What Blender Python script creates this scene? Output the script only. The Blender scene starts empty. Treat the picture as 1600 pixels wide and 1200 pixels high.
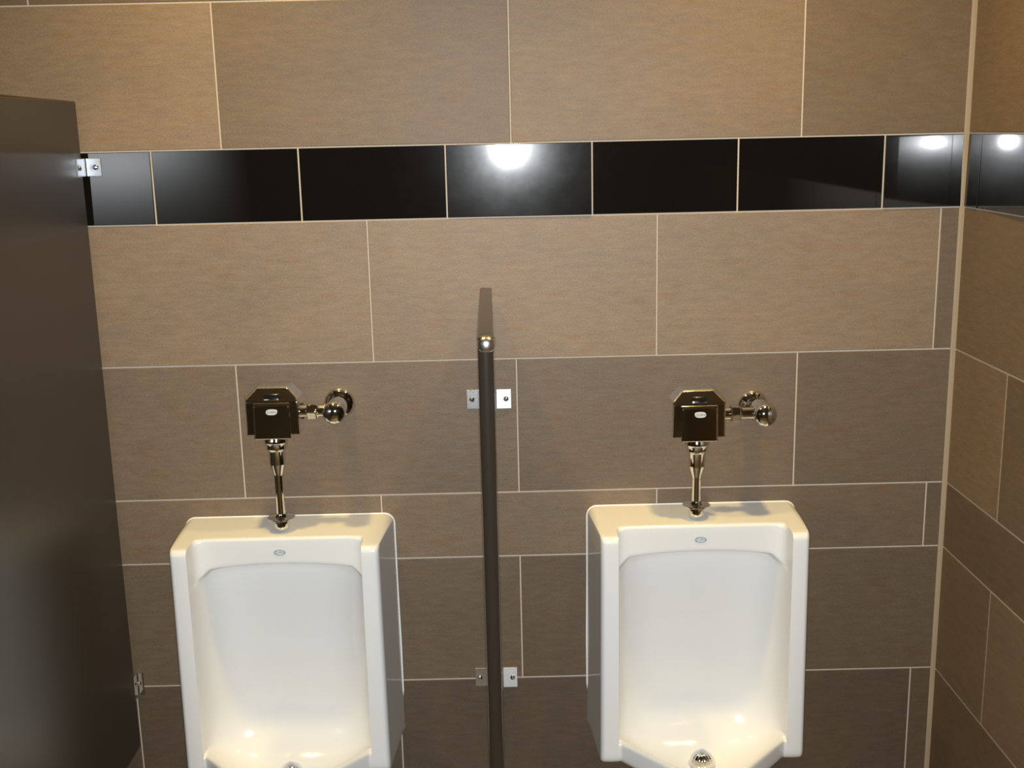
import bpy, bmesh, math, random
from mathutils import Matrix, Vector
random.seed(7)
S = bpy.context.scene
C = S.collection
ZB = 1.66                      # floor to the top edge of the black tile band; heights below are given from that edge
PI = math.pi

# ------------------------------------------------------------------ camera
cam_d = bpy.data.cameras.new('camera'); cam = bpy.data.objects.new('camera', cam_d); C.objects.link(cam)
cam_d.sensor_width = 36.0; cam_d.lens = 40.07; cam_d.clip_start = 0.01
R_ = Vector((0.9997, -0.0100, -0.0216)); D_ = Vector((0.00509, 0.97614, -0.21711)); D_.normalize()
R_ = (R_ - D_ * R_.dot(D_)).normalized(); U_ = R_.cross(D_)
CAM = Vector((-0.18922, -2.41138, ZB + 0.02524))
M = Matrix((R_, U_, -D_)).transposed().to_4x4(); M.translation = CAM
cam.matrix_world = M
S.camera = cam

# ------------------------------------------------------------------ world, lights, exposure
w = bpy.data.worlds.new('world'); S.world = w; w.use_nodes = True
w.node_tree.nodes['Background'].inputs[0].default_value = (0.30, 0.24, 0.18, 1)
w.node_tree.nodes['Background'].inputs[1].default_value = 0.05
S.view_settings.view_transform = 'Standard'; S.view_settings.look = 'None'
S.view_settings.gamma = 1.0; S.view_settings.use_curve_mapping = False
S.view_settings.exposure = 0.0

FLASH_W, FLASH_R = 204.0, 0.013
fl = bpy.data.lights.new('camera_flash', 'SPOT'); fl.energy = FLASH_W; fl.color = (0.96, 1.0, 1.03)
fl.shadow_soft_size = FLASH_R; fl.spot_size = math.radians(100); fl.spot_blend = 1.0
flo = bpy.data.objects.new('camera_flash', fl); C.objects.link(flo)
flo.matrix_world = Matrix.Translation(CAM + Vector((0.000, 0.03, -0.020))) @ M.to_3x3().to_4x4()

def can_and_fill(x, y, watts, color=(1.0, 0.70, 0.22), size=0.11):
    l = bpy.data.lights.new('downlight_and_fill', 'AREA'); l.shape = 'DISK'; l.size = size
    l.energy = watts; l.color = color; l.spread = math.radians(100)
    o = bpy.data.objects.new('downlight_and_fill', l); C.objects.link(o)
    o.location = (x, y, ZB + 0.985)
for x in (-0.72, 0.36):
    can_and_fill(x, -0.40, 6.2)
for x, y in ((-0.75, -2.6), (0.42, -2.6)):  # unseen rear pair, added as fill for the room
    can_and_fill(x, y, 4)

# ------------------------------------------------------------------ materials
def nt(name):
    m = bpy.data.materials.new(name); m.use_nodes = True
    t = m.node_tree; b = t.nodes['Principled BSDF']
    return m, t, b
def plain(name, col, rough=0.5, metal=0.0, spec=0.5, bump=0.0, bscale=200.0, var=0.0):
    m, t, b = nt(name)
    b.inputs['Base Color'].default_value = (*col, 1); b.inputs['Roughness'].default_value = rough
    b.inputs['Metallic'].default_value = metal; b.inputs['Specular IOR Level'].default_value = spec
    tc = t.nodes.new('ShaderNodeTexCoord'); n = t.nodes.new('ShaderNodeTexNoise'); n.inputs['Scale'].default_value = bscale
    t.links.new(tc.outputs['Object'], n.inputs['Vector'])
    if var:
        mx = t.nodes.new('ShaderNodeMix'); mx.data_type = 'RGBA'
        mx.inputs[6].default_value = (*[c * (1 - var) for c in col], 1); mx.inputs[7].default_value = (*[min(1, c * (1 + var)) for c in col], 1)
        t.links.new(n.outputs['Fac'], mx.inputs[0]); t.links.new(mx.outputs[2], b.inputs['Base Color'])
    if bump:
        bp = t.nodes.new('ShaderNodeBump'); bp.inputs['Strength'].default_value = bump; bp.inputs['Distance'].default_value = 0.001
        t.links.new(n.outputs['Fac'], bp.inputs['Height']); t.links.new(bp.outputs['Normal'], b.inputs['Normal'])
    return m

def tile_material():
    m, t, b = nt('brown_porcelain_tile')
    N = t.nodes.new; L = t.links.new
    tc = N('ShaderNodeTexCoord'); oi = N('ShaderNodeObjectInfo')
    comb = N('ShaderNodeCombineXYZ')
    mul = N('ShaderNodeMath'); mul.operation = 'MULTIPLY'; mul.inputs[1].default_value = 37.0
    L(oi.outputs['Random'], mul.inputs[0]); L(mul.outputs[0], comb.inputs[0]); L(mul.outputs[0], comb.inputs[2])
    add = N('ShaderNodeVectorMath'); add.operation = 'ADD'
    L(tc.outputs['Object'], add.inputs[0]); L(comb.outputs[0], add.inputs[1])
    def noise(scale, det, rough, stretch):
        mp = N('ShaderNodeMapping'); mp.inputs['Scale'].default_value = stretch
        L(add.outputs[0], mp.inputs['Vector'])
        n = N('ShaderNodeTexNoise'); n.inputs['Scale'].default_value = scale; n.inputs['Detail'].default_value = det; n.inputs['Roughness'].default_value = rough
        L(mp.outputs[0], n.inputs['Vector']); return n
    big = noise(3.2, 5, 0.6, (1, 1, 1.8)); streak = noise(22, 6, 0.7, (1, 1, 4.0)); fine = noise(230, 3, 0.65, (1, 1, 2.2)); rust = noise(13, 6, 0.75, (1, 1, 3.2))
    def ramp(n, p0, p1, c0, c1):
        r = N('ShaderNodeValToRGB'); r.color_ramp.elements[0].position = p0; r.color_ramp.elements[1].position = p1
        r.color_ramp.elements[0].color = (*c0, 1); r.color_ramp.elements[1].color = (*c1, 1)
        L(n.outputs['Fac'], r.inputs[0]); return r
    def mult(a, bsock):
        mx = N('ShaderNodeMix'); mx.data_type = 'RGBA'; mx.blend_type = 'MULTIPLY'; mx.inputs[0].default_value = 1
        L(a, mx.inputs[6]); L(bsock, mx.inputs[7]); return mx.outputs[2]
    c = mult(oi.outputs['Color'], ramp(big, .3, .72, (.90, .91, .94), (1.08, 1.05, 1.0)).outputs[0])
    c = mult(c, ramp(streak, .3, .7, (.84, .84, .86), (1.12, 1.10, 1.06)).outputs[0])
    c = mult(c, ramp(fine, .3, .72, (.82, .82, .82), (1.16, 1.16, 1.16)).outputs[0])
    mx = N('ShaderNodeMix'); mx.data_type = 'RGBA'; mx.blend_type = 'MULTIPLY'
    rr = ramp(rust, .52, .68, (0, 0, 0), (.85, .85, .85)); L(rr.outputs[0], mx.inputs[0]); L(c, mx.inputs[6]); mx.inputs[7].default_value = (1.06, .84, .64, 1)
    L(mx.outputs[2], b.inputs['Base Color'])
    b.inputs['Roughness'].default_value = 0.5; b.inputs['Specular IOR Level'].default_value = 0.45
    bp = N('ShaderNodeBump'); bp.inputs['Strength'].default_value = 0.35; bp.inputs['Distance'].default_value = 0.0012
    ad = N('ShaderNodeMath'); ad.operation = 'ADD'; L(fine.outputs['Fac'], ad.inputs[0]); L(streak.outputs['Fac'], ad.inputs[1])
    L(ad.outputs[0], bp.inputs['Height']); L(bp.outputs['Normal'], b.inputs['Normal'])
    return m

def black_tile_material():
    m, t, b = nt('black_polished_tile')
    N = t.nodes.new; L = t.links.new
    b.inputs['Base Color'].default_value = (0.0065, 0.0056, 0.0048, 1)
    tc = N('ShaderNodeTexCoord'); oi = N('ShaderNodeObjectInfo')
    comb = N('ShaderNodeCombineXYZ'); mul = N('ShaderNodeMath'); mul.operation = 'MULTIPLY'; mul.inputs[1].default_value = 19.0
    L(oi.outputs['Random'], mul.inputs[0]); L(mul.outputs[0], comb.inputs[0])
    add = N('ShaderNodeVectorMath'); add.operation = 'ADD'; L(tc.outputs['Object'], add.inputs[0]); L(comb.outputs[0], add.inputs[1])
    n = N('ShaderNodeTexNoise'); n.inputs['Scale'].default_value = 7; n.inputs['Detail'].default_value = 6; n.inputs['Roughness'].default_value = .65
    L(add.outputs[0], n.inputs['Vector'])
    # wiping haze: a rough film under a sharp polish; obj.color red = how hazy that tile is
    b.inputs['Roughness'].default_value = 0.17
    b.inputs['Specular IOR Level'].default_value = 0.5
    sep = N('ShaderNodeSeparateColor'); L(oi.outputs['Color'], sep.inputs[0])
    mr = N('ShaderNodeMapRange'); mr.inputs[1].default_value = .3; mr.inputs[2].default_value = .75; mr.inputs[3].default_value = .2; mr.inputs[4].default_value = .75
    L(n.outputs['Fac'], mr.inputs[0])
    mm = N('ShaderNodeMath'); mm.operation = 'MULTIPLY'; L(mr.outputs[0], mm.inputs[0]); L(sep.outputs[0], mm.inputs[1])
    L(mm.outputs[0], b.inputs['Specular IOR Level'])
    b.inputs['Coat Weight'].default_value = 1.0; L(sep.outputs[1], b.inputs['Coat Roughness']); b.inputs['Coat IOR'].default_value = 1.5
    return m

MT = {}
MT['tile'] = tile_material()
MT['black'] = black_tile_material()
MT['grout'] = plain('beige_grout', (0.52, 0.44, 0.35), 0.85, bump=.4, bscale=400)
MT['caulk_beige'] = plain('beige_caulk', (0.34, 0.26, 0.175), 0.6, bump=.2, bscale=60)
MT['caulk_white'] = plain('white_caulk', (0.85, 0.84, 0.80), 0.45)
MT['porcelain'] = plain('white_vitreous_china', (0.75, 0.747, 0.725), 0.12, spec=.5)
MT['chrome'] = plain('chrome', (0.80, 0.80, 0.81), 0.07, 1.0)
MT['satin'] = plain('satin_steel', (0.62, 0.62, 0.63), 0.32, 1.0, bump=.15, bscale=300)
MT['satin_bright'] = plain('flash_lit_steel', (0.66, 0.66, 0.66), 0.46, 1.0, bump=.15, bscale=300)  # rougher, lighter satin copy so the lower right bracket looks flash-lit
MT['satin_dark'] = plain('dull_steel', (0.40, 0.42, 0.44), 0.38, 1.0, bump=.15, bscale=300)
MT['satin_cap'] = plain('brushed_cap_metal', (0.70, 0.70, 0.70), 0.30, 1.0)
MT['partition'] = plain('bronze_partition_paint', (0.036, 0.029, 0.022), 0.35, 0.0, spec=.7, bump=.03, bscale=900)
MT['screen'] = plain('bronze_screen_paint', (0.029, 0.022, 0.016), 0.21, 0.0, spec=.65, bump=.03, bscale=900)
MT['dark'] = plain('dark_plastic', (0.008, 0.008, 0.008), 0.2)
MT['badge'] = plain('silver_badge', (0.62, 0.63, 0.60), 0.45, 0.2)
MT['ink'] = plain('grey_green_ink', (0.16, 0.22, 0.22), 0.5)
MT['ink_dark'] = plain('dark_print', (0.10, 0.11, 0.11), 0.5)
MT['plaster'] = plain('brown_wall_paint', (0.28, 0.245, 0.205), 0.6, bump=.1, bscale=30, var=.15)
MT['ceil'] = plain('ceiling_paint', (0.55, 0.48, 0.40), 0.8, bump=.1, bscale=80)
MT['floor'] = plain('dark_floor', (0.22, 0.19, 0.16), 0.5, bump=.1, bscale=12, var=.2)

# ------------------------------------------------------------------ helpers
def obj(name, me, mat=None, parent=None, loc=None):
    if isinstance(me, bmesh.types.BMesh):
        bm = me; me = bpy.data.meshes.new(name); bm.normal_update(); bm.to_mesh(me); bm.free()
    o = bpy.data.objects.new(name, me); C.objects.link(o)
    if mat and not me.materials: me.materials.append(MT[mat])
    if parent: o.parent = parent
    if loc: o.location = loc
    return o
def smooth(o, ang=35):
    for p in o.data.polygons: p.use_smooth = True
    o.data.set_sharp_from_angle(angle=math.radians(ang))
    return o
def weigh(o):
    m = o.modifiers.new('weighted_normals', 'WEIGHTED_NORMAL'); m.mode = 'FACE_AREA'; m.weight = 100; m.keep_sharp = True
    return o
def tag(o, label=None, cat=None, group=None, kind=None):
    if label: o['label'] = label
    if cat: o['category'] = cat
    if group: o['group'] = group
    if kind: o['kind'] = kind
    return o
def empty(name, loc):
    o = bpy.data.objects.new(name, None); C.objects.link(o); o.location = loc; o.empty_display_size = .05; return o
def box(bm, x0, x1, y0, y1, z0, z1, bev=0.0, seg=2):
    r = bmesh.ops.create_cube(bm, size=1.0)
    vs = r['verts']
    bmesh.ops.scale(bm, vec=(x1 - x0, y1 - y0, z1 - z0), verts=vs)
    bmesh.ops.translate(bm, vec=((x0 + x1) / 2, (y0 + y1) / 2, (z0 + z1) / 2), verts=vs)
    if bev:
        es = list({e for v in vs for e in v.link_edges})
        bmesh.ops.bevel(bm, geom=es, offset=bev, segments=seg, profile=.5, affect='EDGES')
    return bm
def lathe(bm, prof, axis='z', seg=32, origin=(0, 0, 0), mod=None):
    """prof: list of (r, h) along the axis; mod(angle, i) scales r."""
    rings = []
    ox, oy, oz = origin
    for i, (r, h) in enumerate(prof):
        ring = []
        if r < 1e-6:
            p = {'z': (ox, oy, oz + h), 'y': (ox, oy + h, oz), 'x': (ox + h, oy, oz)}[axis]
            ring = [bm.verts.new(p)] * seg
        else:
            for k in range(seg):
                a = 2 * PI * k / seg; rr = r * (mod(a, i) if mod else 1)
                c, s = rr * math.cos(a), rr * math.sin(a)
                p = {'z': (ox + c, oy + s, oz + h), 'y': (ox + c, oy + h, oz + s), 'x': (ox + h, oy + c, oz + s)}[axis]
                ring.append(bm.verts.new(p))
        rings.append(ring)
    for a, b in zip(rings, rings[1:]):
        for k in range(seg):
            q = [a[k], a[(k + 1) % seg], b[(k + 1) % seg], b[k]]
            q = list(dict.fromkeys(q))
            if len(q) >= 3:
                try: bm.faces.new(q)
                except ValueError: pass
    for ring in (rings[0], rings[-1]):
        u = list(dict.fromkeys(ring))
        if len(u) > 2:
            try: bm.faces.new(u)
            except ValueError: pass
    bmesh.ops.recalc_face_normals(bm, faces=bm.faces)
    return bm
def tube_path(bm, pts, r, seg=8):
    rings = []
    for i, p in enumerate(pts):
        p = Vector(p); a = Vector(pts[max(i - 1, 0)]); b = Vector(pts[min(i + 1, len(pts) - 1)])
        t = (b - a).normalized(); n = Vector((0, 1, 0)); u = t.cross(n).normalized()
        rings.append([bm.verts.new(p + r * (math.cos(2 * PI * k / seg) * u + math.sin(2 * PI * k / seg) * n)) for k in range(seg)])
    for a, b in zip(rings, rings[1:]):
        for k in range(seg): bm.faces.new([a[k], a[(k + 1) % seg], b[(k + 1) % seg], b[k]])
    bm.faces.new(rings[0]); bm.faces.new(rings[-1])
    bmesh.ops.recalc_face_normals(bm, faces=bm.faces)
    return bm
def text_mesh(body, size, depth=0.0002):
    cu = bpy.data.curves.new('lettering', 'FONT'); cu.body = body; cu.size = size; cu.align_x = 'CENTER'; cu.align_y = 'CENTER'; cu.extrude = depth
    cu.space_character = 1.05
    o = bpy.data.objects.new('lettering', cu); C.objects.link(o)
    dg = bpy.context.evaluated_depsgraph_get(); dg.update()
    me = bpy.data.meshes.new_from_object(o.evaluated_get(dg))
    bpy.data.objects.remove(o)
    me.name = 'lettering'; return me

# ------------------------------------------------------------------ room shell
XL, XR, YF, ZC = -2.0, 0.7806, -4.2, 1.0
def slab(name, mat, x0, x1, y0, y1, z0, z1):
    bm = bmesh.new(); box(bm, x0, x1, y0, y1, z0, z1)
    return tag(obj(name, bm, mat), kind='structure')
G = 0.003; T = 0.010         # grout joint and tile thickness; the tile faces stand at Y = 0 and X = XR
slab('floor', 'floor', XL - .1, XR + .1, YF - .1, .1, -0.1, 0.0)
slab('ceiling', 'ceil', XL - .1, XR + .1, YF - .1, .1, ZB + ZC, ZB + ZC + .1)
slab('wall_left', 'plaster', XL - .1, XL, YF, .1, 0, ZB + ZC)
slab('wall_front', 'plaster', XL - .1, XR + .1, YF - .1, YF, 0, ZB + ZC)
wall_back = slab('wall_back', 'grout', XL, XR + .0012, .0012, .10, 0, ZB + ZC)
wall_right = slab('wall_right', 'grout', XR + .0012, XR + .10, YF, .10, 0, ZB + ZC)

tile_cache = {}
def tile_mesh(wd, ht, kind):
    key = (round(wd, 4), round(ht, 4), kind)
    if key in tile_cache: return tile_cache[key]
    bm = bmesh.new(); e = 0.0012
    def ring(dx, y):
        return [bm.verts.new((sx * (wd / 2 - dx), y, sz * (ht / 2 - dx))) for sx, sz in ((-1, -1), (1, -1), (1, 1), (-1, 1))]
    a = ring(0, T); b = ring(0, e); c = ring(e * .3, e * .3); d = ring(e, 0)
    for p, q in ((a, b), (b, c), (c, d)):
        for k in range(4): bm.faces.new([p[k], p[(k + 1) % 4], q[(k + 1) % 4], q[k]])
    bm.faces.new(d)
    bmesh.ops.recalc_face_normals(bm, faces=bm.faces)
    me = bpy.data.meshes.new('tile'); bm.to_mesh(me); bm.free()
    me.materials.append(MT['tile' if kind == 'brown' else 'black'])
    tile_cache[key] = me; return me
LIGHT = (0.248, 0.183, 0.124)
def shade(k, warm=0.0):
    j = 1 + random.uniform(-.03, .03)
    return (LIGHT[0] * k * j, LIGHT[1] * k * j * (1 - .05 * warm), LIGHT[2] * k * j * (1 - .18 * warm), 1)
def lay(wall, right, u0, u1, z0, z1, kind, col, tilt=0.0, lean=0.0):
    """one tile between the joints u0..u1 (along the wall) and z0..z1"""
    g = G / 2
    me = tile_mesh(u1 - u0 - G, z1 - z0 - G, kind)
    o = bpy.data.objects.new('tile', me); C.objects.link(o); o.parent = wall
    uc, zc = (u0 + u1) / 2, ZB + (z0 + z1) / 2
    if right:
        o.location = (XR, -uc, zc); o.rotation_euler = (0, 0, -PI / 2 + tilt)
    else:
        o.location = (uc, 0, zc); o.rotation_euler = (0, 0, tilt)
    if tilt:                      # an uneven tile: it pivots on its edge nearest the corner and stands proud at the other
        R = Matrix.Rotation(o.rotation_euler[2], 3, 'Z'); half = (u1 - u0 - G) / 2
        k = half if tilt > 0 else -half
        R0 = Matrix.Rotation(o.rotation_euler[2] - tilt, 3, 'Z')
        o.location = Vector(o.location) + R0 @ Vector((k, 0, 0)) - R @ Vector((k, 0, 0))
    if lean:                      # a tile whose lower edge stands a hair proud
        o.rotation_euler[0] = -lean
        n = Matrix.Rotation(o.rotation_euler[2], 3, 'Z') @ Vector((0, -1, 0))
        o.location = Vector(o.location) + n * (math.sin(lean) * (z1 - z0) / 2)
    o.color = col
    return o
ROWS = [(-ZB, -1.505), (-1.505, -1.2021), (-1.2021, -.9056), (-.9056, -.756), (-.756, -.4551), (-.4551, -.152), (-.152, 0.0), (0.0, .291), (.291, .594), (.594, .897), (.897, ZC)]
P = .6025
EDGE = XR - .004
# back wall: row -> list of joints (left to right) and shades
def joints(j0, lo, hi, pitch):
    xs = [j0]
    while xs[0] - pitch > lo + .02: xs.insert(0, xs[0] - pitch)
    while xs[-1] + pitch < hi - .02: xs.append(xs[-1] + pitch)
    return [lo] + [x for x in xs if lo < x < hi] + [hi]
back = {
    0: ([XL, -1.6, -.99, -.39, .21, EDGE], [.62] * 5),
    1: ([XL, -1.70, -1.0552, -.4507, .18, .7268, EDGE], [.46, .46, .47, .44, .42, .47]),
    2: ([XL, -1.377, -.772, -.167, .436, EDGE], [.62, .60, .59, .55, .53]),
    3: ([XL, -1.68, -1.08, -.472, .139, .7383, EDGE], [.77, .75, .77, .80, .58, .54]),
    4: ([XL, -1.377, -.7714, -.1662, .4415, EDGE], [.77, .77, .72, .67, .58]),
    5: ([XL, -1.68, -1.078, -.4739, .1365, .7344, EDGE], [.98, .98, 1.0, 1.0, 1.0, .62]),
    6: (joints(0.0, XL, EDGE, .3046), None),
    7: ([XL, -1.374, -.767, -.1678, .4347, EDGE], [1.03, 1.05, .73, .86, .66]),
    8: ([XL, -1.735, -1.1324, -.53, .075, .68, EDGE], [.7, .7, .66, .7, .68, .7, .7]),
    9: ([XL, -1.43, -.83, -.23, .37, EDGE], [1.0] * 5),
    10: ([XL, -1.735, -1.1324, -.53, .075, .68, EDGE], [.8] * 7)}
WARM = {7: [1.0, .75, 1.1, 1.0, 1.2], 8: [1.2] * 7}  # warm ceiling light on the upper rows, tinted into the tile colour
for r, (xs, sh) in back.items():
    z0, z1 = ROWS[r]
    for i in range(len(xs) - 1):
        if r == 6:
            x0, x1 = xs[i], xs[i + 1]
            haze = .03; tilt = 0.0; gloss = .034; lean = math.radians(.8) if x1 < -.90 else 0.0
            if abs(x0 + .3046) < .02: haze = .10; gloss = .052; tilt = math.radians(-.4); lean = math.radians(.60)          # the tile with the smeared film
            if i == len(xs) - 2: haze = .14; tilt = math.radians(.6); lean = math.radians(.56)
            lay(wall_back, False, x0, x1, z0, z1, 'black', (haze, gloss, 0, 1), tilt, lean)
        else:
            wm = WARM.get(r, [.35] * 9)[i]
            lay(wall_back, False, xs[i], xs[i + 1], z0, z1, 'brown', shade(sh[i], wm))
DEEP = -YF
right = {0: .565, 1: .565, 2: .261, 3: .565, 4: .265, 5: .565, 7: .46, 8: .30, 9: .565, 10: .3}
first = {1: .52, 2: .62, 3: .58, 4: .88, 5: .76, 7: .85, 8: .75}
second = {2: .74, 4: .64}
for r in range(11):
    z0, z1 = ROWS[r]
    if r == 6:
        us = joints(.0739, .004, DEEP, .3046)
    else:
        us = joints(right[r], .004, DEEP, P)
    for i in range(len(us) - 1):
        if r == 6:
            haze = .14 if i <= 1 else .03
            lay(wall_right, True, us[i], us[i + 1], z0, z1, 'black', (haze, .034, 0, 1), math.radians(-1.0) if i <= 1 else 0, math.radians(.56) if i <= 1 else 0)
        else:
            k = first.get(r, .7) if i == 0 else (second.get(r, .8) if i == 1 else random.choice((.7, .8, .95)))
            lay(wall_right, True, us[i], us[i + 1], z0, z1, 'brown', shade(k, .9))  # yellow cast of the grazing flash, put into this wall's tile colour
# the corner is filled with a beige bead
bm = bmesh.new()
a = .0085
vs = [(XR - a, 0.0014), (XR - a, -.0006), (XR - a * .55, -.0032), (XR - .0032, -a * .55), (XR - -.0006, -a), (XR + .0014, -a), (XR + .0014, .0014)]
lo = [bm.verts.new((x, y, 0.0)) for x, y in vs]; hi = [bm.verts.new((x, y, ZB + ZC)) for x, y in vs]
for k in range(len(vs)): bm.faces.new([lo[k], lo[(k + 1) % len(vs)], hi[(k + 1) % len(vs)], hi[k]])
bmesh.ops.recalc_face_normals(bm, faces=bm.faces)
tag(obj('trim_1', bm, 'caulk_beige'), kind='structure')

# ------------------------------------------------------------------ partition and urinal screen
def screw(parent, loc, axis):
    """pan head screw with a drive recess; axis is the direction the head faces"""
    bm = bmesh.new()
    lathe(bm, [(.0, .0), (.0058, .0), (.0056, .0016), (.0042, .0030), (.0018, .0034), (.0012, .0022), (0, .0022)], 'z', 16)
    o = smooth(obj('screw', bm, 'chrome', parent), 40)
    o.location = loc; o.rotation_euler = Vector(axis).to_track_quat('Z', 'Y').to_euler()
    return o
def panel(name, x0, x1, y0, y1, z0, z1, mat, parent, bev, yaw_dx=0.0):
    bm = bmesh.new(); box(bm, x0, x1, y0, y1, z0, z1, bev, 3)
    for v in bm.verts:                       # the far end stands a little to one side
        t = (v.co.y - y1) / (y0 - y1); v.co.x += yaw_dx * t
    return weigh(smooth(obj(name, bm, mat, parent), 50))
def bracket(parent, x, side, z0, z1, wx, pd, name='bracket', wall_tilt=0.0, mat='satin'):   # wall_tilt: how far the wall flange is bent up
    """angle bracket: a flange on the panel face at x, a flange on the wall; side = +1 when the wall flange runs to the right"""
    t = .0022; bm = bmesh.new(); s = side
    y = -.0005
    prof = [(x, -pd), (x, y), (x + s * wx, y), (x + s * wx, y - t), (x + s * (t + .002), y - t), (x + s * t, y - t - .002), (x + s * t, -pd)]
    a = [bm.verts.new((px, py, z0)) for px, py in prof]; b = [bm.verts.new((px, py, z1)) for px, py in prof]
    n = len(prof)
    for k in range(n): bm.faces.new([a[k], a[(k + 1) % n], b[(k + 1) % n], b[k]])
    bm.faces.new(a); bm.faces.new(b[::-1])
    bmesh.ops.recalc_face_normals(bm, faces=bm.faces)
    bmesh.ops.bevel(bm, geom=bm.edges[:], offset=.0005, segments=1, affect='EDGES')
    if wall_tilt:
        for v in bm.verts:
            if s * (v.co.x - x) > t * 1.2: v.co.y -= wall_tilt * (z1 - v.co.z)
    o = obj(name, bm, mat, parent)
    zc = (z0 + z1) / 2
    screw(o, (x + s * (wx - .011), y - t - wall_tilt * (z1 - z0) / 2, zc), (0, -1, 0))
    if pd > .03: screw(o, (x + s * t, -pd + .012, zc), (s, 0, 0))
    return o

pt = empty('toilet_partition', (-1.0625, -.75, 0)); pt['label'] = 'tall dark bronze partition panel at the left edge beside the urinals'; pt['category'] = 'partition'
def local(parent, o):
    o.matrix_parent_inverse = Matrix.Translation(-parent.location); return o
local(pt, panel('panel', -1.075, -1.050, -1.55, -.019, ZB - 1.34, ZB + .102, 'partition', pt, .003, -.004))
local(pt, bracket(pt, -1.050, 1, ZB - .0487, ZB - .0123, .033, .052, mat='satin_dark'))
local(pt, bracket(pt, -1.050, 1, ZB - 1.2218, ZB - 1.166, .015, .030, mat='chrome'))
for y in (-.12, -1.45):                      # feet of the panel
    bm = bmesh.new(); lathe(bm, [(.0, 0), (.032, 0), (.032, .006), (.015, .012), (.015, ZB - 1.34), (0, ZB - 1.34)], 'z', 20, (-1.0625, y - .25, 0))
    local(pt, smooth(obj('pedestal_foot', bm, 'satin', pt), 40))

sc = empty('urinal_screen', (-.2277, -.3, ZB - 1.36)); sc['label'] = 'narrow dark bronze privacy screen standing out from the wall between the two urinals'; sc['category'] = 'screen'
bm = bmesh.new()                             # the screen's leading edge is half round
ol = [(-.2402, -.012), (-.2402, -.6035)] + [(-.2277 - .0125 * math.cos(PI * k / 14), -.6035 - .0085 * math.sin(PI * k / 14)) for k in range(1, 14)] + [(-.2152, -.6035), (-.2152, -.012)]
ol = [(x + .0065 * (-y - .012) / .6, y) for x, y in ol]
lo = [bm.verts.new((x, y, ZB - 1.40)) for x, y in ol]; hi = [bm.verts.new((x, y, ZB - .3005)) for x, y in ol]
cp = [bm.verts.new((-.2277 + (x + .2277) * .86 + .0009, y * .997 - .001, ZB - .2985)) for x, y in ol]
for p, q in ((lo, hi), (hi, cp)):
    for k in range(len(ol)): bm.faces.new([p[k], p[(k + 1) % len(ol)], q[(k + 1) % len(ol)], q[k]])
bm.faces.new(lo[::-1]); bm.faces.new(cp)
bmesh.ops.recalc_face_normals(bm, faces=bm.faces)
local(sc, weigh(smooth(obj('panel', bm, 'screen', sc), 40)))
# chrome corner cap on the front upper corner
bm = bmesh.new(); box(bm, -.2342, -.2062, -.6165, -.588, ZB - .3255, ZB - .2960, .0125, 5)
local(sc, smooth(obj('corner_cap', bm, 'satin_cap', sc), 60)); sc.children[-1]['label'] = 'small chrome cap on the front upper corner of the screen'
for zt, zb_ in ((-.5215, -.5640), (-1.1758, -1.2205)):
    local(sc, bracket(sc, -.2402, -1, ZB + zb_, ZB + zt, .0352, .028))
    local(sc, bracket(sc, -.2152, 1, ZB + zb_, ZB + zt, .0360, .028, wall_tilt=.075 if zt > -1 else .18, mat='satin' if zt > -1 else 'satin_bright'))

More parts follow.
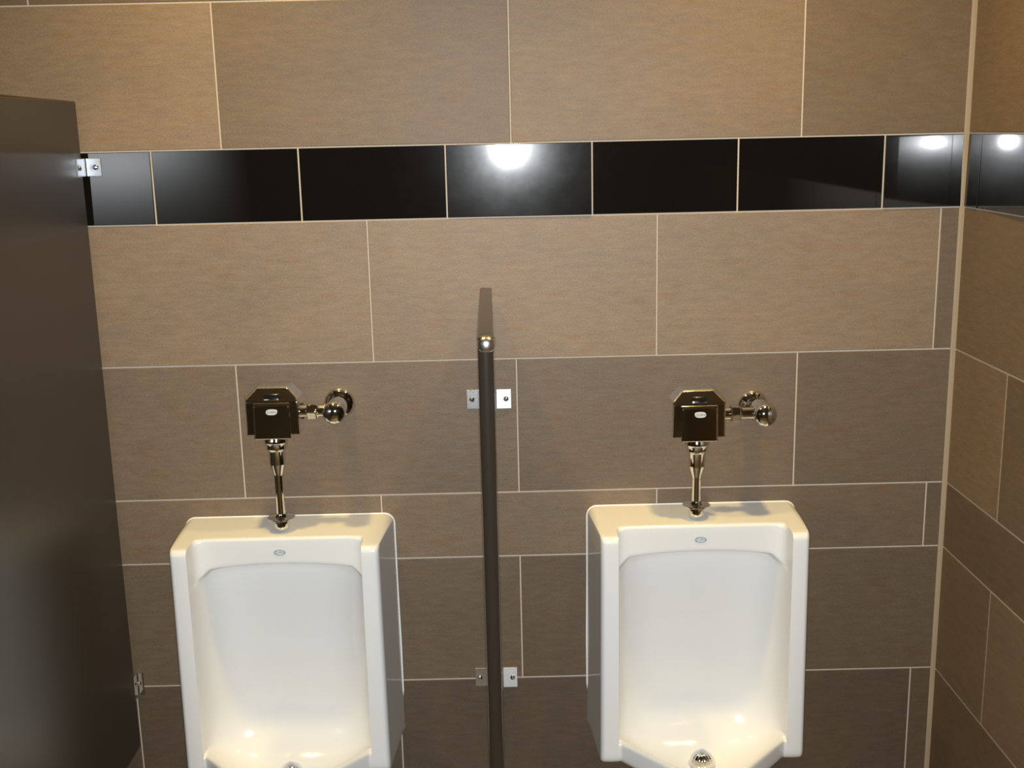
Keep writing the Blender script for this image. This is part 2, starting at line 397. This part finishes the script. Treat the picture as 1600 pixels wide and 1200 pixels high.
# ------------------------------------------------------------------ urinals
W1, W0, DP, WI = .2165, .231, .196, .180
ZT, ZRIM, ZBOT, ZHB = -.792, -1.262, -1.314, -.866
def sstep(a, b, x):
    t = min(1, max(0, (x - a) / (b - a))); return t * t * (3 - 2 * t)
def lerp(a, b, t): return a + (b - a) * t
def column(x, kind, df):
    """side profile (depth, height) of the urinal in the plane at offset x"""
    ax = abs(x); q = min(1, ax / WI)
    zt = ZT
    r0 = .022
    if ax > W0 - r0: zt = ZT - r0 * (1 - math.sqrt(max(0, 1 - ((ax - (W0 - r0)) / r0) ** 2)))
    if kind == 'in':
        dh = DP - (DP - .133) * max(0, (1 - q ** 14)) ** (1 / 6)
        def db(z):
            t = sstep(0, 1, (ZHB - z) / .20)
            base = lerp(.084, .062, t)
            
            n = 3.2
            return DP - (DP - base) * max(0, 1 - q ** n) ** (1 / n)
        dl = .362 - 1.17 * (math.sqrt(ax * ax + .035 ** 2) - .035)
        dl = max(dl, DP - .008) if ax < .17 else lerp(max(dl, DP - .008), DP, sstep(.170, WI, ax))
        zf = lerp(-1.326, ZRIM, q ** 3.2)
        zhb = ZHB + .011 * (1 - (q / .9) ** 2) - .016 * sstep(.82, .97, q)
        zu = lerp(-1.45, ZBOT, q ** 2)
        bump = .004 * (1 - q ** 6)
    else:
        dh = dl = df; db = lambda z: df
        zf = ZRIM; zhb = ZHB - .02; zu = ZBOT; bump = 0
    sc_ = min(1, df / DP)
    rt = min(lerp(.007, .014, sstep(.88, 1.0, q)), dh * .4)
    pts = []
    for t in (0, .2, .4, .6, .8, .92): pts.append(((dh - rt) * t, zt - .03 * (dh - rt) * t))
    for k in range(7):
        a_ = PI / 2 * k / 6; pts.append((dh - rt + rt * math.sin(a_), zt - .03 * (dh - rt) - rt + rt * math.cos(a_)))
    z1 = zt - .03 * (dh - rt) - rt
    re = .005
    for t in (.25, .5, .75, .9): pts.append((dh, lerp(z1, zhb + re, t)))
    d_in = db(zhb - .012)
    re_ = min(re, max(0, dh - d_in) * .5)
    for k in range(5):
        a_ = PI / 2 * k / 4; pts.append((dh - re_ + re_ * math.cos(a_), zhb + re - re * math.sin(a_)))
    for t in (.3, .6, .85): pts.append((lerp(dh - re_, d_in, t), zhb - .002 - .006 * t))
    for k in range(20):
        z = lerp(zhb - .012, -1.19, k / 19); pts.append((db(z), z))
    d0 = db(-1.19); d1 = max(dl - .014, d0) if kind == 'in' else df
    dm = lerp(d0, d1, .42)
    for k in range(1, 11):
        a_ = PI / 2 * k / 10; pts.append((dm - (dm - d0) * math.cos(a_), -1.19 + (zf + 1.19) * math.sin(a_)))
    for k in range(1, 9):
        a_ = PI / 2 * k / 8; pts.append((dm + (d1 - dm) * math.sin(a_), ZRIM - (ZRIM - zf) * math.cos(a_)))
    for k in range(1, 6):
        a_ = PI * k / 6; pts.append((lerp(d1, dl, (1 - math.cos(a_)) / 2), ZRIM + bump * math.sin(a_) - .001 * k))
    rb = min(.020, df * .45)
    for t in (.0, .3, .6, 1.0): pts.append((dl, lerp(ZRIM - .007, ZBOT + rb, t)))
    for k in range(1, 7):
        a_ = PI / 2 * k / 6; pts.append((dl - rb + rb * math.cos(a_), ZBOT + rb - rb * math.sin(a_)))
    for t in (.2, .4, .6, .8, 1.0):
        pts.append(((dl - rb) * (1 - t), ZBOT + (zu - ZBOT) * math.sin(PI / 2 * min(1, t * 1.3))))
    return pts
def urinal_mesh():
    cols = []
    n_in = 40
    for k in range(n_in + 1):
        t = k / n_in; x = WI * (1 - (1 - t) ** 1.9) if t < 1 else WI
        cols.append((x, 'in', DP))
    # pillar front: gently rounded face, then the outer side back to the wall
    ro = .011
    for t in (.15, .4, .7, 1.0):
        x = lerp(WI, W1 - ro, t); cols.append((x, 'p', DP + .0008 * math.sin(PI * t)))
    dp0 = cols[-1][2]
    for k in range(1, 9):
        a_ = PI / 2 * k / 8; cols.append((W1 - ro + ro * math.sin(a_), 'p', dp0 - ro * 1.3 + ro * 1.3 * math.cos(a_)))
    d0 = cols[-1][2]
    for k in range(1, 11):
        t = k / 10; cols.append((lerp(W1, W0, t), 'p', d0 * (1 - t)))
    bm = bmesh.new()
    full = [(-x, kd, df) for x, kd, df in cols[:0:-1]] + cols
    grid = []
    for x, kd, df in full:
        g = []
        for d, z in column(x, kd, max(df, .0008)):
            xx = x
            if kd == 'p': xx = x * (1 + .018 * sstep(-1.0, -1.3, z) * 0 + .012 * min(1, max(0, (-.85 - z) / .45)))
            g.append(bm.verts.new((xx, -d, z)))
        grid.append(g)
    for a, b in zip(grid, grid[1:]):
        for k in range(len(a) - 1):
            bm.faces.new([a[k], a[k + 1], b[k + 1], b[k]])
    bmesh.ops.remove_doubles(bm, verts=bm.verts, dist=.00005)
    bmesh.ops.recalc_face_normals(bm, faces=bm.faces)
    return bm
def oval(bm, rx, rz, y0, y1, seg=28, sq=2.6):
    f = []; b = []
    for k in range(seg):
        a_ = 2 * PI * k / seg; c, s = math.cos(a_), math.sin(a_)
        x = rx * math.copysign(abs(c) ** (2 / sq), c); z = rz * math.copysign(abs(s) ** (2 / sq), s)
        f.append(bm.verts.new((x * .96, y0, z * .96))); b.append(bm.verts.new((x, y1, z)))
    for k in range(seg): bm.faces.new([f[k], f[(k + 1) % seg], b[(k + 1) % seg], b[k]])
    bm.faces.new(f); bm.faces.new(b[::-1])
    bmesh.ops.recalc_face_normals(bm, faces=bm.faces); return bm
def oval_ring(bm, rx, rz, th, y0, y1, seg=36):
    rings = []
    for (kx, y) in ((0, y1), (0, y0), (th, y0), (th, y1)):
        rings.append([bm.verts.new(((rx - kx) * math.cos(2 * PI * k / seg), y, (rz - kx) * math.sin(2 * PI * k / seg))) for k in range(seg)])
    for a, b in zip(rings, rings[1:]):
        for k in range(seg): bm.faces.new([a[k], a[(k + 1) % seg], b[(k + 1) % seg], b[k]])
    bmesh.ops.recalc_face_normals(bm, faces=bm.faces); return bm
LETTERS = text_mesh('ZURN', .0115)
def make_urinal(x, dz, label):
    root = empty('urinal', (x, 0, ZB + dz)); tag(root, label, 'urinal', 'wall-hung urinals')
    body = smooth(obj('body', urinal_mesh(), 'porcelain', root), 60)
    # printed maker's mark on the header: an oval outline with letters
    yl = -.1338
    bm = bmesh.new(); oval_ring(bm, .0125, .0062, .0011, yl, yl + .001)
    lg = obj('maker_mark', bm, 'ink', root, (0, 0, -.8285))
    tx = obj('lettering', LETTERS.copy(), 'ink', lg, (0, yl + .0001, 0)); tx.rotation_euler = (PI / 2, 0, 0); tx.scale = (.68, .78, 1)
    # drain strainer: ribbed dome
    bm = bmesh.new()
    prof = [(.031, 0), (.030, .003)] + [(.0275 * math.cos(a_) + .0005, .004 + .030 * math.sin(a_)) for a_ in [PI / 2 * k / 9 for k in range(10)]]
    prof[-1] = (0, .034)
    lathe(bm, prof, 'z', 72, (0, 0, 0), lambda a_, i: 1.0 if i < 2 else 1 - .06 * (0.5 - 0.5 * math.cos(18 * a_)))
    st = smooth(obj('drain_strainer', bm, 'chrome', root, (.002, -.180, -1.327)), 50); st['label'] = 'ribbed chrome dome drain strainer'
    bm = bmesh.new(); lathe(bm, [(.0, 0), (.0075, 0), (.0075, .0015), (.004, .003), (0, .003)], 'z', 14)
    smooth(obj('screw', bm, 'chrome', st, (0, 0, .033)), 40)
    # caulk bead along the joint to the wall
    pts = []
    wb = W0 * 1.012
    r0 = .022
    for s in (-1, 1):
        line = [(s * (wb - .010), -.0004, -1.296), (s * wb, -.0006, -1.22), (s * wb, -.0010, -1.1), (s * (W0 + .0008), -.0012, -.95), (s * (W0 + .0004), -.0012, ZT - r0)]
        arc = [(s * (W0 - r0 + r0 * math.cos(a_)), -.0012, ZT - r0 + r0 * math.sin(a_)) for a_ in [PI / 2 * k / 8 for k in range(1, 9)]]
        seq = line + arc
        pts = pts + seq if s == -1 else pts + seq[::-1]
    bm = bmesh.new(); tube_path(bm, pts, .0019, 8)
    smooth(obj('caulk_bead', bm, 'caulk_white', root), 50)
    return root
UL = make_urinal(-.676, -.006, 'white wall-hung urinal on the left, between the tall partition and the dark screen')
UR = make_urinal(.2145, 0.0, 'white wall-hung urinal on the right, between the dark screen and the tiled corner')

# ------------------------------------------------------------------ flush valves
def cover_mesh():
    """chrome valve cover: octagonal shoulders, sloped brow, raised centre block"""
    bm = bmesh.new()
    hw, top, ch = .0555, .0525, .0225
    bot = -.046
    out = [(-hw, bot), (-hw, top - ch), (-hw + ch, top), (hw - ch, top), (hw, top - ch), (hw, bot)]
    def ring(pts, d, k=1.0, dz=0): return [bm.verts.new((x * k, -(d(z) if callable(d) else d), z * k + dz)) for x, z in pts]
    brow = .024
    f_side = lambda z: .098 if z < brow else .098 - (z - brow) * .62
    a = ring(out, .034); b = ring(out, lambda z: f_side(z) - .004); c = ring([(x * .955, (z if z < 0 else z * .955)) for x, z in out], f_side)
    for p, q in ((a, b), (b, c)):
        for k in range(6): bm.faces.new([p[k], p[(k + 1) % 6], q[(k + 1) % 6], q[k]])
    # front: split at the brow line
    bl = bm.verts.new((-hw * .955, -f_side(brow), brow)); br = bm.verts.new((hw * .955, -f_side(brow), brow))
    bm.faces.new([c[1], c[2], c[3], c[4], br, bl]); bm.faces.new([c[0], c[1], bl]); bm.faces.new([c[5], br, c[4]])
    bm.faces.new([c[0], bl, br, c[5]]); bm.faces.new(a[::-1])
    bmesh.ops.recalc_face_normals(bm, faces=bm.faces)
    # raised centre block
    cw, cb = .0385, -.0545
    def blk(pts):
        return [bm.verts.new(p) for p in pts]
    y0, y1 = -.060, -.1075
    q = blk([(-cw, y0, cb), (cw, y0, cb), (cw, y0, brow - .002), (-cw, y0, brow - .002)])
    m_ = blk([(-cw, y1 + .004, cb), (cw, y1 + .004, cb), (cw, y1 + .0085, brow - .001), (-cw, y1 + .0085, brow - .001)])
    f_ = blk([(-cw + .0025, y1, cb + .0025), (cw - .0025, y1, cb + .0025), (cw - .0025, y1 + .004, brow - .008), (-cw + .0025, y1 + .004, brow - .008)])
    fs = []
    for p, r_ in ((q, m_), (m_, f_)):
        for k in range(4): fs.append(bm.faces.new([p[k], p[(k + 1) % 4], r_[(k + 1) % 4], r_[k]]))
    fs.append(bm.faces.new(f_)); fs.append(bm.faces.new(q[::-1]))
    bmesh.ops.recalc_face_normals(bm, faces=fs)
    bmesh.ops.bevel(bm, geom=[e for e in bm.edges if len(e.link_faces) == 2 and e.calc_face_angle(0) > .3], offset=.0017, segments=2, profile=.5, affect='EDGES')
    return bm
def make_valve(x, zc, z_spud, label, xs):
    """zc: height of the cover centre; z_spud: top of the china"""
    root = empty('flush_valve', (x, 0, ZB + zc)); tag(root, label, 'flush valve', 'chrome flush valves above the urinals')
    cov = weigh(smooth(obj('valve_cover', cover_mesh(), 'chrome', root, (0, -.015, 0)), 28))
    # slot button in the brow
    bm = bmesh.new(); box(bm, -.0155, .0155, -.0945, -.080, .0300, .0405, .002, 2)
    for v in bm.verts: v.co.y += (v.co.z - .0352) * .62
    smooth(obj('override_button', bm, 'dark', cov), 40)['label'] = 'small dark slot in the sloped brow of the cover'
    bm = bmesh.new(); box(bm, -.0155, .0155, -.0975, -.0905, .0272, .0305, .0012, 2)
    smooth(obj('button_ledge', bm, 'chrome', cov), 40)
    bm = bmesh.new(); oval(bm, .0118, .0060, -.1068, -.1040)
    bd = obj('badge', bm, 'badge', cov, (.001, -.0002, .0045)); bd['label'] = 'small oval silver badge'
    tx = obj('lettering', LETTERS.copy(), 'ink_dark', cov, (.001, -.1069, .0045)); tx.rotation_euler = (PI / 2, 0, 0); tx.scale = (.62, .62, 1)
    # tailpiece below the cover
    ay = -.088
    zs = z_spud - zc
    L_ = -zs
    prof = [(.0, -.040), (.0245, -.040), (.0250, -.058), (.0262, -.060), (.0262, -.066), (.0235, -.070), (.0225, -.080), (.0190, -.084),
            (.0178, -.086), (.0178, -.113), (.0172, -.116), (.0105, -.137), (.0098, -.142), (.0098, -L_ + .012), (0, -L_ + .012)]
    bm = bmesh.new(); lathe(bm, prof, 'z', 32, (0, ay, 0)); smooth(obj('tailpiece', bm, 'chrome', root), 32)
    # spud escutcheon: shallow dish with a round nut in front of it
    prof = [(0, .0), (.0150, .0), (.0160, .0035), (.0163, .009), (.0160, .0150), (.0150, .0190), (.0185, .0210), (.0270, .0235), (.0292, .0250), (.0292, .0265), (.0270, .0275), (.0165, .0280), (.0140, .0285), (.0130, .0340), (.0, .0340)]
    bm = bmesh.new(); lathe(bm, prof, 'z', 36, (0, ay, zs)); smooth(obj('spud_flange', bm, 'chrome', root), 32)
    # supply arm to the right, union nut, control stop and wall flange
    zt = -.0025
    bm = bmesh.new(); lathe(bm, [(0, .050), (.0125, .050), (.0125, .066), (.0135, .066), (.0135, .068), (.0125, .068), (.0125, xs - .024), (.0150, xs - .024), (.0150, xs - .010), (0, xs - .010)], 'x', 28, (0, ay, zt))
    smooth(obj('supply_pipe', bm, 'chrome', root), 32)
    bm = bmesh.new(); lathe(bm, [(0, .069), (.0155, .069), (.0178, .071), (.0178, .088), (.0160, .090), (.0140, .090), (.0140, .094), (0, .094)], 'x', 6, (0, ay, zt))
    bmesh.ops.bevel(bm, geom=bm.edges[:], offset=.0008, segments=2, affect='EDGES')
    smooth(obj('union_nut', bm, 'chrome', root), 32)
    bm = bmesh.new()
    lathe(bm, [(0, -.0005), (.0325, -.0005), (.0330, -.004), (.0310, -.0085), (.0265, -.0125), (.0215, -.0150), (.0190, -.0160), (.0180, -.018), (0, -.018)], 'y', 40, (xs - .005, 0, zt - .004))
    smooth(obj('wall_flange', bm, 'chrome', root), 32)
    bm = bmesh.new()
    lathe(bm, [(0, -.016), (.0178, -.016), (.0178, -.040), (.0200, -.044), (.0215, -.052), (.0215, -.098), (.0205, -.101), (.0, -.101)], 'y', 36, (xs - .002, 0, zt))
    sb = smooth(obj('control_stop', bm, 'chrome', root), 32)
    bm = bmesh.new()
    prof = [(0, -.100), (.0225, -.100), (.0238, -.103), (.0240, -.110)] + [(.0240 * math.cos(a_), -.110 - .0165 * math.sin(a_)) for a_ in [PI / 2 * k / 8 for k in range(1, 8)]] + [(0, -.1265)]
    lathe(bm, prof, 'y', 36, (xs - .002, 0, zt)); smooth(obj('stop_cap', bm, 'chrome', sb), 40)
    return root
make_valve(-.6765, -.5370, -.7975, 'chrome sensor flush valve above the left urinal, its tail pipe the longer', .130)
make_valve(.2115, -.5640, -.7915, 'chrome sensor flush valve above the right urinal, its tail pipe the shorter', .1405)
